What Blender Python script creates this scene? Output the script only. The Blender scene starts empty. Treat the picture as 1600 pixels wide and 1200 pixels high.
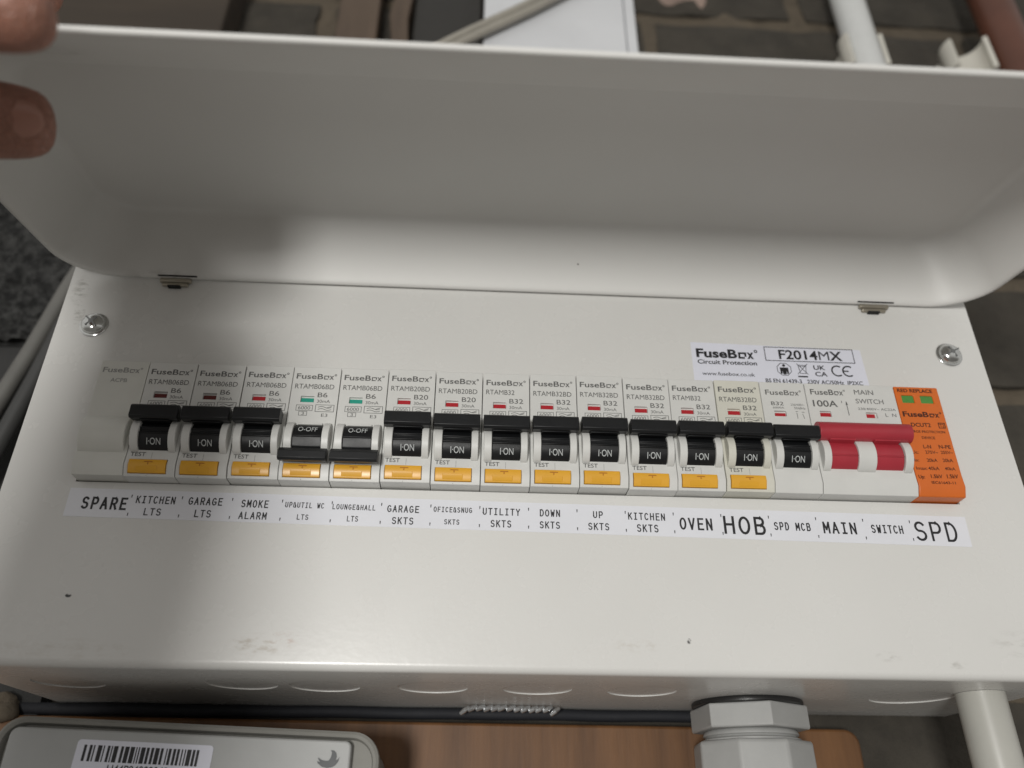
import bpy, bmesh, math, random
from mathutils import Vector, Matrix, noise, Euler

random.seed(7)
MM = 0.001
sc = bpy.context.scene
COL = sc.collection
PI = math.pi

# ------------------------------------------------------------------ camera
cam = bpy.data.cameras.new("camera")
cam.sensor_fit = 'HORIZONTAL'
cam.sensor_width = 36.0
cam.lens = 36.0 * 1252.99 / 1600.0
cam.clip_start = 0.01
cam.clip_end = 20.0
cam.dof.use_dof = True
cam.dof.focus_distance = 0.292
cam.dof.aperture_fstop = 6.3
cam_o = bpy.data.objects.new("camera", cam)
COL.objects.link(cam_o)
cam_o.location = (-0.020655, -0.272363, -0.153114)
cam_o.rotation_euler = tuple(math.radians(a) for a in (119.18674, -0.33147, -3.18374))
sc.camera = cam_o

# ------------------------------------------------------------------ world and light
world = bpy.data.worlds.new("World")
sc.world = world
world.use_nodes = True
bg = world.node_tree.nodes['Background']
# dim room: pale walls and ceiling, dark floor below
wt = world.node_tree
w_co = wt.nodes.new('ShaderNodeTexCoord')
w_sep = wt.nodes.new('ShaderNodeSeparateXYZ')
w_rmp = wt.nodes.new('ShaderNodeValToRGB')
w_map = wt.nodes.new('ShaderNodeMapRange')
w_map.inputs['From Min'].default_value = -1.0
w_map.inputs['From Max'].default_value = 1.0
wt.links.new(w_co.outputs['Generated'], w_sep.inputs[0])
wt.links.new(w_sep.outputs['Z'], w_map.inputs['Value'])
wt.links.new(w_map.outputs['Result'], w_rmp.inputs['Fac'])
w_rmp.color_ramp.elements[0].position = 0.30
w_rmp.color_ramp.elements[0].color = (0.33, 0.313, 0.288, 1)
w_rmp.color_ramp.elements[1].position = 0.50
w_rmp.color_ramp.elements[1].color = (1.0, 0.98, 0.94, 1)
wt.links.new(w_rmp.outputs['Color'], bg.inputs['Color'])
bg.inputs['Strength'].default_value = 0.47

lamp = bpy.data.lights.new("work_lamp", 'AREA')
lamp.shape = 'RECTANGLE'
lamp.size = 0.16
lamp.size_y = 0.24
lamp.energy = 9.2
lamp.color = (1.0, 0.986, 0.95)
lamp_o = bpy.data.objects.new("work_lamp", lamp)
COL.objects.link(lamp_o)
lamp_o.location = (-0.30, -1.20, -0.31)
lamp_o.rotation_euler = (Vector((0, 0, -0.03)) - lamp_o.location).to_track_quat('-Z', 'Y').to_euler()

vs = sc.view_settings
vs.view_transform = 'Standard'
vs.look = 'None'
vs.exposure = 0.2
vs.gamma = 1.0
vs.use_curve_mapping = False
sc.cycles.max_bounces = 10
sc.cycles.diffuse_bounces = 6

# ------------------------------------------------------------------ materials
class N:
    """tiny node-tree helper"""
    def __init__(s, name):
        s.m = bpy.data.materials.new(name)
        s.m.use_nodes = True
        s.t = s.m.node_tree
        s.b = s.t.nodes['Principled BSDF']
    def n(s, kind, **kw):
        x = s.t.nodes.new(kind)
        for k, v in kw.items():
            if k.startswith('_'):
                setattr(x, k[1:], v)
            else:
                x.inputs[k.replace('__', ' ')].default_value = v
        return x
    def l(s, a, b):
        s.t.links.new(a, b)
    def coord(s, kind='Object'):
        return s.n('ShaderNodeTexCoord').outputs[kind]
    def noise(s, scale, detail=4, rough=0.6, vec=None):
        x = s.n('ShaderNodeTexNoise')
        x.inputs['Scale'].default_value = scale
        x.inputs['Detail'].default_value = detail
        x.inputs['Roughness'].default_value = rough
        s.l(vec if vec is not None else s.coord(), x.inputs['Vector'])
        return x.outputs['Fac']
    def ramp(s, fac, p0, c0, p1, c1):
        r = s.n('ShaderNodeValToRGB')
        r.color_ramp.elements[0].position = p0
        r.color_ramp.elements[1].position = p1
        r.color_ramp.elements[0].color = tuple(c0) + (1,) if len(c0) == 3 else c0
        r.color_ramp.elements[1].color = tuple(c1) + (1,) if len(c1) == 3 else c1
        s.l(fac, r.inputs['Fac'])
        return r.outputs['Color']
    def mix(s, fac, a, b):
        x = s.n('ShaderNodeMix')
        x.data_type = 'RGBA'
        if isinstance(fac, (int, float)):
            x.inputs[0].default_value = fac
        else:
            s.l(fac, x.inputs[0])
        for sock, v in ((x.inputs[6], a), (x.inputs[7], b)):
            if isinstance(v, tuple):
                sock.default_value = v if len(v) == 4 else v + (1,)
            else:
                s.l(v, sock)
        return x.outputs[2]
    def math(s, op, a, b=0.0):
        x = s.n('ShaderNodeMath')
        x.operation = op
        for sock, v in ((x.inputs[0], a), (x.inputs[1], b)):
            if isinstance(v, (int, float)):
                sock.default_value = v
            else:
                s.l(v, sock)
        return x.outputs[0]
    def bump(s, h, strength, dist):
        x = s.n('ShaderNodeBump')
        x.inputs['Strength'].default_value = strength
        x.inputs['Distance'].default_value = dist
        s.l(h, x.inputs['Height'])
        s.l(x.outputs['Normal'], s.b.inputs['Normal'])

def plain(name, col, rough=0.5, metal=0.0, var=0.08, nscale=60, bump=0.0, bscale=900, spec=0.5, sss=0.0):
    k = N(name)
    f = k.noise(nscale, 4)
    lo = tuple(c * (1 - var) for c in col)
    hi = tuple(min(1, c * (1 + var)) for c in col)
    k.l(k.ramp(f, 0.3, lo, 0.7, hi), k.b.inputs['Base Color'])
    r = k.n('ShaderNodeMapRange')
    r.inputs['To Min'].default_value = max(0.02, rough - 0.07)
    r.inputs['To Max'].default_value = min(1, rough + 0.07)
    k.l(k.noise(nscale * 2.3, 3), r.inputs['Value'])
    k.l(r.outputs['Result'], k.b.inputs['Roughness'])
    k.b.inputs['Metallic'].default_value = metal
    k.b.inputs['Specular IOR Level'].default_value = spec
    if bump:
        k.bump(k.noise(bscale, 3), bump, 0.0003)
    if sss:
        k.b.inputs['Subsurface Weight'].default_value = sss
        k.b.inputs['Subsurface Radius'].default_value = (0.008, 0.003, 0.0015)
        k.b.inputs['Subsurface Scale'].default_value = 1.0
    return k.m

def painted_steel(name, stains, rlo=0.21, rhi=0.33):
    """off-white powder coat with fine texture and hand grime of its own shape"""
    k = N(name)
    co = k.coord()
    base = k.ramp(k.noise(9, 3, vec=co), 0.3, (0.618, 0.613, 0.593), 0.7, (0.658, 0.653, 0.633))
    col = base
    sep = k.n('ShaderNodeSeparateXYZ')
    k.l(co, sep.inputs[0])
    grain = k.n('ShaderNodeMapping')
    grain.inputs['Scale'].default_value = (1, 1, 2.6)
    k.l(co, grain.inputs['Vector'])
    gn = k.noise(190, 5, 0.7, grain.outputs['Vector'])
    for (x, z, rx, rz, amt, c) in stains:
        dx = k.math('DIVIDE', k.math('SUBTRACT', sep.outputs['X'], x * MM), rx * MM)
        dz = k.math('DIVIDE', k.math('SUBTRACT', sep.outputs['Z'], z * MM), rz * MM)
        d = k.math('ADD', k.math('MULTIPLY', dx, dx), k.math('MULTIPLY', dz, dz))
        m = k.n('ShaderNodeMapRange')
        m.inputs['From Min'].default_value = 0.1
        m.inputs['From Max'].default_value = 1.0
        m.inputs['To Min'].default_value = amt
        m.inputs['To Max'].default_value = 0.0
        k.l(d, m.inputs['Value'])
        g = k.n('ShaderNodeMapRange')
        g.inputs['From Min'].default_value = 0.48
        g.inputs['From Max'].default_value = 0.62
        k.l(gn, g.inputs['Value'])
        col = k.mix(k.math('MULTIPLY', m.outputs['Result'], g.outputs['Result']), col, c)
    # sparse dust specks
    vo = k.n('ShaderNodeTexVoronoi')
    vo.inputs['Scale'].default_value = 26
    k.l(co, vo.inputs['Vector'])
    sp = k.n('ShaderNodeMapRange')
    sp.inputs['From Min'].default_value = 0.010
    sp.inputs['From Max'].default_value = 0.016
    sp.inputs['To Min'].default_value = 0.55
    sp.inputs['To Max'].default_value = 0.0
    k.l(vo.outputs['Distance'], sp.inputs['Value'])
    col = k.mix(sp.outputs['Result'], col, (0.25, 0.23, 0.19))
    k.l(col, k.b.inputs['Base Color'])
    r = k.n('ShaderNodeMapRange')
    r.inputs['To Min'].default_value = rlo
    r.inputs['To Max'].default_value = rhi
    k.l(k.noise(38, 4), r.inputs['Value'])
    k.l(r.outputs['Result'], k.b.inputs['Roughness'])
    k.bump(k.noise(420, 3), 0.10, 0.0004)
    return k.m

BROWN = (0.30, 0.24, 0.16)
GREY = (0.20, 0.19, 0.16)
M_case = painted_steel('case_paint', [(-88, -100.5, 12, 4, 0.5, BROWN), (-80, -98.5, 6, 2.5, 0.45, (0.42, 0.22, 0.16)),
    (-152.3, -85.9, 1.1, 0.7, 5, (0.03, 0.03, 0.03)), (53.5, -97.1, 0.8, 1.0, 5, (0.02, 0.02, 0.02)),
    (36, -99, 11, 2.5, 0.2, BROWN), (121, -101, 5, 2, 0.35, GREY), (144, -103.4, 4, 1.5, 0.4, GREY), (-180, 36, 4, 8, 0.55, GREY),
    (-178, 25, 2.5, 6, 0.6, GREY), (168, -96, 12, 5, 0.2, GREY), (-150, -103, 25, 4, 0.2, BROWN)])
M_lid = painted_steel('lid_paint', [(-150, 40, 20, 6, 0.35, GREY), (20.5, 53.7, 0.5, 0.5, 3, (0.10, 0.09, 0.08))], 0.45, 0.6)
M_plastic = plain('breaker_plastic', (0.61, 0.61, 0.59), 0.42, var=0.04, bump=0.05, bscale=1500)
M_spare = plain('blank_plastic', (0.61, 0.61, 0.57), 0.45, var=0.04, bump=0.05, bscale=1500)
M_yellowed = plain('yellowed_plastic', (0.60, 0.59, 0.52), 0.42, var=0.05, bump=0.05, bscale=1500)
M_black = plain('black_toggle', (0.008, 0.0085, 0.0095), 0.42, var=0.25, bump=0.10, bscale=1200, spec=0.35)
M_red = plain('red_toggle', (0.37, 0.030, 0.045), 0.36, var=0.07, bump=0.08, bscale=1200)
M_orange = plain('orange_plastic', (0.62, 0.135, 0.016), 0.38, var=0.05)
M_button = plain('yellow_button', (0.71, 0.365, 0.030), 0.30, var=0.05)
M_ind_red = plain('red_indicator', (0.40, 0.016, 0.024), 0.35)
M_ind_dark = plain('dark_indicator', (0.10, 0.012, 0.010), 0.35)
M_ind_green = plain('teal_indicator', (0.022, 0.30, 0.22), 0.35)
M_spd_green = plain('green_window', (0.07, 0.24, 0.045), 0.25, var=0.2)
M_ink = plain('grey_ink', (0.10, 0.10, 0.097), 0.6)
M_faint = plain('faint_ink', (0.27, 0.27, 0.26), 0.6)
M_blackink = plain('black_ink', (0.012, 0.012, 0.014), 0.5)
M_spdink = plain('brown_ink', (0.055, 0.010, 0.003), 0.5)
M_white = plain('white_print', (0.48, 0.50, 0.50), 0.6)
M_tape = plain('label_tape', (0.70, 0.71, 0.755), 0.22, var=0.02)
M_sticker = plain('paper_sticker', (0.68, 0.69, 0.77), 0.35, var=0.02)
M_chrome = plain('zinc_screw', (0.62, 0.63, 0.62), 0.16, metal=1.0, var=0.12, nscale=500)
M_recess = plain('screw_recess', (0.26, 0.265, 0.265), 0.3, metal=1.0)
M_clip = plain('hinge_metal', (0.36, 0.33, 0.27), 0.32, metal=0.6, var=0.1)
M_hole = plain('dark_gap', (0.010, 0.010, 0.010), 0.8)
M_gland = plain('gland_plastic', (0.35, 0.352, 0.345), 0.5, var=0.06, bump=0.12, bscale=700)
M_rubber = plain('rubber', (0.012, 0.012, 0.012), 0.4)
M_pipe = plain('pipe_plastic', (0.42, 0.415, 0.38), 0.35, var=0.04)
M_pipegrey = plain('conduit_plastic', (0.60, 0.61, 0.60), 0.4, var=0.05)
M_clipw = plain('clip_plastic', (0.60, 0.58, 0.52), 0.45, var=0.06)
M_brownpipe = plain('brown_pipe', (0.105, 0.038, 0.022), 0.45, var=0.15, nscale=30)
M_trunk = plain('trunking_plastic', (0.60, 0.61, 0.63), 0.42, var=0.05, nscale=25)
M_cable = plain('grey_cable', (0.115, 0.112, 0.103), 0.5, var=0.08)
M_cablepale = plain('pale_cable', (0.30, 0.28, 0.24), 0.5, var=0.1)
M_cabledark = plain('dark_cable', (0.035, 0.035, 0.034), 0.5, var=0.1)
M_cableblack = plain('black_cable', (0.009, 0.010, 0.014), 0.75)
M_meter = plain('meter_plastic', (0.38, 0.385, 0.38), 0.5, var=0.05, nscale=40, bump=0.06)
M_meterrim = plain('meter_rim', (0.25, 0.245, 0.225), 0.65, var=0.08, spec=0.3)
M_emblem = plain('emblem_ink', (0.07, 0.075, 0.08), 0.5)
M_grommet = plain('silver_twist', (0.55, 0.56, 0.57), 0.25, metal=0.85)
def skin_material():
    k = N('skin')
    blot = k.noise(70, 3, 0.5)
    base = k.ramp(blot, 0.35, (0.27, 0.128, 0.088), 0.65, (0.33, 0.155, 0.112))  # skin colour toned down to stand in for shade on the fingers
    mp = k.n('ShaderNodeMapping')
    mp.inputs['Scale'].default_value = (3.2, 1, 1)
    k.l(k.coord(), mp.inputs['Vector'])
    vo = k.n('ShaderNodeTexVoronoi')
    vo.feature = 'DISTANCE_TO_EDGE'
    vo.inputs['Scale'].default_value = 330
    k.l(mp.outputs['Vector'], vo.inputs['Vector'])
    crease = k.n('ShaderNodeMapRange')
    crease.inputs['From Max'].default_value = 0.12
    k.l(vo.outputs['Distance'], crease.inputs['Value'])
    k.l(k.mix(crease.outputs['Result'], (0.235, 0.108, 0.073), base), k.b.inputs['Base Color'])
    k.b.inputs['Roughness'].default_value = 0.5
    k.b.inputs['Subsurface Weight'].default_value = 0.2
    k.b.inputs['Subsurface Radius'].default_value = (0.006, 0.0025, 0.0012)
    k.b.inputs['Subsurface Scale'].default_value = 1.0
    k.bump(k.math('ADD', crease.outputs['Result'], k.noise(160, 4)), 0.5, 0.0006)
    return k.m
M_skin = skin_material()
M_nail = plain('nail', (0.345, 0.175, 0.13), 0.35, var=0.05)
M_sleeve = plain('sleeve', (0.05, 0.055, 0.07), 0.9, var=0.2, bump=0.3)

def wood(name, a, b, scale=14, vertical=True, rough=0.55):
    k = N(name)
    mp = k.n('ShaderNodeMapping')
    mp.inputs['Scale'].default_value = (6, 6, 0.55) if vertical else (0.4, 6, 6)
    k.l(k.coord(), mp.inputs['Vector'])
    f = k.noise(scale, 7, 0.65, mp.outputs['Vector'])
    g = k.noise(5, 3)
    c = k.ramp(f, 0.32, a, 0.68, b)
    c2 = k.mix(k.math('MULTIPLY', g, 0.45), c, tuple(v * 0.45 for v in a))
    k.l(c2, k.b.inputs['Base Color'])
    k.b.inputs['Roughness'].default_value = rough
    k.bump(f, 0.35, 0.0006)
    return k.m

M_board = wood('plywood', (0.115, 0.049, 0.015), (0.225, 0.103, 0.036), 16)
M_joist = wood('dark_timber', (0.034, 0.025, 0.017), (0.060, 0.044, 0.030), 9, vertical=False, rough=0.75)
M_batten = wood('batten_timber', (0.075, 0.050, 0.033), (0.125, 0.085, 0.056), 18)

def masonry(name, a, b, c, scale, bstr=0.8):
    k = N(name)
    f = k.noise(scale, 8, 0.7)
    g = k.noise(scale * 0.22, 4, 0.6)
    col = k.mix(g, k.ramp(f, 0.3, a, 0.72, b), c)
    oi = k.n('ShaderNodeTexVoronoi')
    oi.inputs['Scale'].default_value = scale * 2.4
    k.l(k.coord(), oi.inputs['Vector'])
    k.l(col, k.b.inputs['Base Color'])
    k.b.inputs['Roughness'].default_value = 0.92
    k.bump(k.math('ADD', f, k.math('MULTIPLY', oi.outputs['Distance'], 0.5)), bstr, 0.003)
    return k.m

M_brick = masonry('old_brick', (0.022, 0.020, 0.016), (0.085, 0.074, 0.058), (0.044, 0.038, 0.030), 34)
M_mortar = masonry('mortar', (0.075, 0.060, 0.042), (0.15, 0.12, 0.085), (0.105, 0.085, 0.062), 60)
M_pinkmortar = masonry('pink_mortar', (0.26, 0.19, 0.16), (0.40, 0.30, 0.25), (0.32, 0.24, 0.2), 55)
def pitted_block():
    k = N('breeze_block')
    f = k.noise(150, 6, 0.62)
    c = k.ramp(f, 0.42, (0.005, 0.005, 0.005), 0.58, (0.052, 0.052, 0.050))  # darkened to stand in for shade on this side, pit shade coloured in
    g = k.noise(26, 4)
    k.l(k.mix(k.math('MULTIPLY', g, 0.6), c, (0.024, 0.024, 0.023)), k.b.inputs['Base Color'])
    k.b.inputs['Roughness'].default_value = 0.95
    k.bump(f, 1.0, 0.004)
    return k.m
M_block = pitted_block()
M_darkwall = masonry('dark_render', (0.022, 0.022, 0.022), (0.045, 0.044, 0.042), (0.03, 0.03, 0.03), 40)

# ------------------------------------------------------------------ geometry helper (all sizes in mm)
class MB:
    def __init__(s):
        s.bm = bmesh.new()
        s.T = None                      # optional map (x,y,z)->(x,y,z) in mm
    def v(s, p):
        if s.T:
            p = s.T(*p)
        return s.bm.verts.new((p[0] * MM, p[1] * MM, p[2] * MM))
    def f(s, vs_):
        try:
            return s.bm.faces.new(vs_)
        except ValueError:
            return None
    def box(s, x0, x1, y0, y1, z0, z1):
        v = [s.v((x, y, z)) for x in (x0, x1) for y in (y0, y1) for z in (z0, z1)]
        for q in ((0, 1, 3, 2), (4, 6, 7, 5), (0, 4, 5, 1), (2, 3, 7, 6), (0, 2, 6, 4), (1, 5, 7, 3)):
            s.f([v[i] for i in q])
        return s
    def prism_x(s, prof, x0, x1):       # prof: list of (y,z)
        a = [s.v((x0, y, z)) for y, z in prof]
        b = [s.v((x1, y, z)) for y, z in prof]
        n = len(prof)
        for i in range(n):
            s.f([a[i], a[(i + 1) % n], b[(i + 1) % n], b[i]])
        s.f(a[::-1]); s.f(b)
        return s
    def prism_y(s, prof, y0, y1):       # prof: list of (x,z)
        a = [s.v((x, y0, z)) for x, z in prof]
        b = [s.v((x, y1, z)) for x, z in prof]
        n = len(prof)
        for i in range(n):
            s.f([a[i], a[(i + 1) % n], b[(i + 1) % n], b[i]])
        s.f(a[::-1]); s.f(b)
        return s
    def flat(s, prof, y):               # flat polygon facing -y
        s.f([s.v((x, y, z)) for x, z in prof])
        return s
    def prism_z(s, prof, z0, z1):       # prof: list of (x,y)
        a = [s.v((x, y, z0)) for x, y in prof]
        b = [s.v((x, y, z1)) for x, y in prof]
        n = len(prof)
        for i in range(n):
            s.f([a[i], a[(i + 1) % n], b[(i + 1) % n], b[i]])
        s.f(a[::-1]); s.f(b)
        return s
    def rings(s, rs, cap0=True, cap1=True):
        vv = [[s.v(p) for p in r] for r in rs]
        n = len(vv[0])
        for a, b in zip(vv, vv[1:]):
            for i in range(n):
                s.f([a[i], a[(i + 1) % n], b[(i + 1) % n], b[i]])
        if cap0: s.f(vv[0][::-1])
        if cap1: s.f(vv[-1])
        return s
    def tube(s, path, r, seg=16, ry=None):
        path = [Vector(p) for p in path]
        rs = []
        up = Vector((0.13, 0.2, 0.97))
        for i, p in enumerate(path):
            d = (path[min(i + 1, len(path) - 1)] - path[max(i - 1, 0)]).normalized()
            a = d.cross(up)
            if a.length < 1e-4: a = d.cross(Vector((1, 0, 0)))
            a.normalize(); b = a.cross(d).normalized()
            rr = r[i] if isinstance(r, (list, tuple)) else r
            r2 = ry if ry else rr
            rs.append([tuple(p + a * rr * math.cos(2 * PI * k / seg) + b * r2 * math.sin(2 * PI * k / seg)) for k in range(seg)])
        return s.rings(rs)
    def lathe_y(s, cx, cz, prof, seg=32):   # prof: list of (r,y); axis along y
        rs = [[(cx + r * math.cos(2 * PI * k / seg), y, cz + r * math.sin(2 * PI * k / seg)) for k in range(seg)] for r, y in prof]
        return s.rings(rs)
    def lathe_z(s, cx, cy, prof, seg=40, rot=0.0):
        rs = [[(cx + r * math.cos(2 * PI * k / seg + rot), cy + r * math.sin(2 * PI * k / seg + rot), z) for k in range(seg)] for r, z in prof]
        return s.rings(rs)
    def build(s, name, mat, parent=None, bevel=0.0, seg=2, smooth=True, angle=35, recalc=True):
        if recalc:
            bmesh.ops.recalc_face_normals(s.bm, faces=s.bm.faces[:])
        me = bpy.data.meshes.new(name)
        s.bm.to_mesh(me); s.bm.free()
        for p in me.polygons:
            p.use_smooth = smooth
        if smooth:
            me.set_sharp_from_angle(angle=math.radians(angle))
        me.materials.append(mat)
        o = bpy.data.objects.new(name, me)
        COL.objects.link(o)
        if parent: o.parent = parent
        if bevel:
            b = o.modifiers.new('bevel', 'BEVEL')
            b.width = bevel * MM; b.segments = seg; b.limit_method = 'ANGLE'
            b.angle_limit = math.radians(38); b.harden_normals = False
        return o

def tag(o, label=None, cat=None, group=None, kind=None):
    if label: o['label'] = label
    if cat: o['category'] = cat
    if group: o['group'] = group
    if kind: o['kind'] = kind
    return o

def thing(name, label, cat, loc=(0, 0, 0), group=None):
    o = bpy.data.objects.new(name, None)
    o.empty_display_size = 0.01
    COL.objects.link(o)
    o.location = [c * MM for c in loc]
    return tag(o, label, cat, group)

def copy_tree(o, parent=None):
    c = o.copy(); COL.objects.link(c)
    if parent: c.parent = parent
    for ch in list(o.children):
        copy_tree(ch, c)
    return c

def rrect(x0, x1, z0, z1, r, n=6):
    if not isinstance(r, (list, tuple)): r = (r,) * 4
    pts = []
    for (cx, cz, a, rr) in ((x1 - r[0], z1 - r[0], 0, r[0]), (x0 + r[1], z1 - r[1], 90, r[1]), (x0 + r[2], z0 + r[2], 180, r[2]), (x1 - r[3], z0 + r[3], 270, r[3])):
        for k in range(n + 1):
            t = math.radians(a + 90 * k / n)
            pts.append((cx + rr * math.cos(t), cz + rr * math.sin(t)))
    return pts

# ------------------------------------------------------------------ lettering
_fc = {}
def _raw(txt, off):
    key = (txt, off)
    if key not in _fc:
        c = bpy.data.curves.new('t', 'FONT')
        c.body = txt; c.size = 1.0; c.resolution_u = 4
        c.offset = off
        o = bpy.data.objects.new('t', c)
        COL.objects.link(o)
        m = o.evaluated_get(bpy.context.evaluated_depsgraph_get()).to_mesh()
        vv = [(v.co.x, v.co.y) for v in m.vertices]
        ff = [tuple(p.vertices) for p in m.polygons]
        bpy.data.objects.remove(o); bpy.data.curves.remove(c)
        _fc[key] = (vv, ff)
    return _fc[key]

def _wid(t):
    vv, _ = _raw(t, 0.0)
    return max(v[0] for v in vv)

def glyphs(txt, bold):
    """letter by letter (the capital M cannot be emboldened by an outline offset)"""
    vv, ff = [], []
    x = 0.0
    for ch in txt:
        if ch != ' ':
            v, f = _raw(ch, 0.0 if ch == 'M' else 0.022 * bold)
            k = len(vv)
            vv += [(a + x, b) for a, b in v]
            ff += [tuple(i + k for i in q) for q in f]
        x += _wid('H' + ch + 'H') - _wid('HH')
    return vv, ff

def text(mb, txt, x0, x1, zb, zt, y=0.0, bold=0.0, slant=0.0):
    """set txt so that its ink fills x0..x1 and zb..zt on the plane y (capital ink, no descender)"""
    vv, ff = glyphs(txt, bold)
    ax = min(v[0] for v in vv); bx = max(v[0] for v in vv)
    if any(ch in 'gjpqy,' for ch in txt):
        az, bz = 0.0, max(v[1] for v in vv)
    else:
        az = min(v[1] for v in vv); bz = max(v[1] for v in vv)
    sx = (x1 - x0) / (bx - ax); sz = (zt - zb) / (bz - az)
    vs_ = [mb.v((x0 + (a - ax) * sx + slant * (b - az) * sz, y, zb + (b - az) * sz)) for a, b in vv]
    for q in ff:
        mb.f([vs_[i] for i in q])

def frame(mb, x0, x1, z0, z1, w, y):
    for a in ((x0, x1, z1 - w, z1), (x0, x1, z0, z0 + w), (x0, x0 + w, z0 + w, z1 - w), (x1 - w, x1, z0 + w, z1 - w)):
        mb.flat([(a[0], a[2]), (a[1], a[2]), (a[1], a[3]), (a[0], a[3])], y)

def ribbon(mb, pts, w, y):
    n = len(pts)
    if n < 2: return
    P = [Vector((p[0], p[1])) for p in pts]
    closed = (P[0] - P[-1]).length < 1e-6
    if closed: P = P[:-1]; n -= 1
    L = []
    for i in range(n):
        a = P[i - 1] if (i > 0 or closed) else None
        b = P[(i + 1) % n] if (i < n - 1 or closed) else None
        d1 = (P[i] - a).normalized() if a is not None else None
        d2 = (b - P[i]).normalized() if b is not None else None
        d1 = d1 or d2; d2 = d2 or d1
        n1 = Vector((-d1.y, d1.x)); n2 = Vector((-d2.y, d2.x))
        m = n1 + n2
        if m.length < 1e-5: m = n1
        m.normalize()
        k = 1.0 / max(0.5, m.dot(n1))
        e = Vector((0, 0))
        if not closed and i == 0: e = -d2 * w * 0.45
        if not closed and i == n - 1: e = d1 * w * 0.45
        L.append((P[i] + e + m * w * 0.5 * k, P[i] + e - m * w * 0.5 * k))
    va = [(mb.v((a.x, y, a.y)), mb.v((b.x, y, b.y))) for a, b in L]
    for i in range(n if closed else n - 1):
        j = (i + 1) % n
        mb.f([va[i][0], va[j][0], va[j][1], va[i][1]])

def arc(cx, cy, rx, ry, a0, a1, n=8):
    return [(cx + rx * math.cos(math.radians(a0 + (a1 - a0) * k / n)), cy + ry * math.sin(math.radians(a0 + (a1 - a0) * k / n))) for k in range(n + 1)]

# hand-drawn single stroke alphabet of the label printer, on a 4 x 6 cell
SG = {
 'A': [[(0, 0), (2, 6), (4, 0)], [(0.75, 2), (3.25, 2)]],
 'B': [[(0.3, 0), (0.3, 6), (2.4, 6)] + arc(2.4, 4.6, 1.3, 1.4, 90, -90) + [(0.3, 3.2)], [(0.3, 3.2), (2.5, 3.2)] + arc(2.5, 1.6, 1.5, 1.6, 90, -90) + [(0.3, 0)]],
 'C': [arc(2, 3, 2, 3, 45, 315, 16)],
 'D': [[(0.3, 0), (0.3, 6), (1.8, 6)] + arc(1.8, 3, 2.2, 3, 90, -90, 12) + [(0.3, 0)]],
 'E': [[(4, 6), (0.4, 6), (0.4, 0), (4, 0)], [(0.4, 3.1), (3.4, 3.1)]],
 'F': [[(4, 6), (0.4, 6), (0.4, 0)], [(0.4, 3.1), (3.4, 3.1)]],
 'G': [arc(2, 3, 2, 3, 45, 300, 14) + [(4, 0.9), (4, 2.7), (2.3, 2.7)]],
 'H': [[(0.2, 0), (0.2, 6)], [(3.8, 0), (3.8, 6)], [(0.2, 3.2), (3.8, 3.2)]],
 'I': [[(2, 0), (2, 6)], [(0.7, 6), (3.3, 6)], [(0.7, 0), (3.3, 0)]],
 'K': [[(0.2, 0), (0.2, 6)], [(3.8, 6), (0.3, 2.4)], [(1.5, 3.6), (4, 0)]],
 'L': [[(0.4, 6), (0.4, 0), (4, 0)]],
 'M': [[(0, 0), (0.1, 6)], [(0.1, 6), (2, 1.9)], [(2, 1.9), (3.9, 6)], [(3.9, 6), (4, 0)]],
 'N': [[(0.2, 0), (0.2, 6), (3.8, 0), (3.8, 6)]],
 'O': [arc(2, 3, 2, 3, 0, 360, 20)],
 'P': [[(0.3, 0), (0.3, 6), (2.4, 6)] + arc(2.4, 4.3, 1.6, 1.7, 90, -90) + [(0.3, 2.6)]],
 'R': [[(0.3, 0), (0.3, 6), (2.4, 6)] + arc(2.4, 4.4, 1.5, 1.6, 90, -90) + [(0.3, 2.8)], [(2.2, 2.8), (4, 0)]],
 'S': [arc(2, 4.5, 1.75, 1.5, 30, 270, 10)[:-1] + arc(2, 1.55, 1.9, 1.55, 90, -150, 10)],
 'T': [[(2, 0), (2, 6)], [(0, 6), (4, 6)]],
 'U': [[(0.2, 6), (0.2, 1.9)] + arc(2, 1.9, 1.8, 1.9, 180, 360, 10) + [(3.8, 6)]],
 'V': [[(0, 6), (2, 0), (4, 6)]],
 'W': [[(0, 6), (0.9, 0), (2, 4), (3.1, 0), (4, 6)]],
 'Y': [[(0, 6), (2, 3), (4, 6)], [(2, 3), (2, 0)]],
 '&': [[(4, 0)] + arc(1.6, 4.7, 1.1, 1.3, -20, 200, 10) + arc(1.7, 1.5, 1.6, 1.5, 150, 320, 8) + [(3.9, 2.7)]],
 ' ': [],
}
_yy = [0]
def _split(strokes):
    out = []
    for st in strokes:
        cur = [st[0]]
        for i in range(1, len(st)):
            cur.append(st[i])
            if i < len(st) - 1:
                a = Vector(st[i]) - Vector(st[i - 1]); b = Vector(st[i + 1]) - Vector(st[i])
                if a.length > 0 and b.length > 0 and a.angle(b) > math.radians(80):
                    out.append(cur); cur = [st[i]]
        out.append(cur)
    return out

def stroke_text(mb, txt, cx, cz, w, h, y, weight=None):
    n = len(txt)
    pitch = w / (n - 0.22)
    gw = pitch * 0.78
    sw = weight or (max(0.37, 0.145 * h) if h > 2.2 else 0.29)
    for i, ch in enumerate(txt):
        ox = cx - w / 2 + i * pitch
        for k, st in enumerate(_split(SG[ch])):
            pts = [(ox + p[0] / 4 * (gw - sw) + sw / 2, cz - h / 2 + sw / 2 + p[1] / 6 * (h - sw)) for p in st]
            ribbon(mb, pts, sw, y - 0.012 * k)

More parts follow.
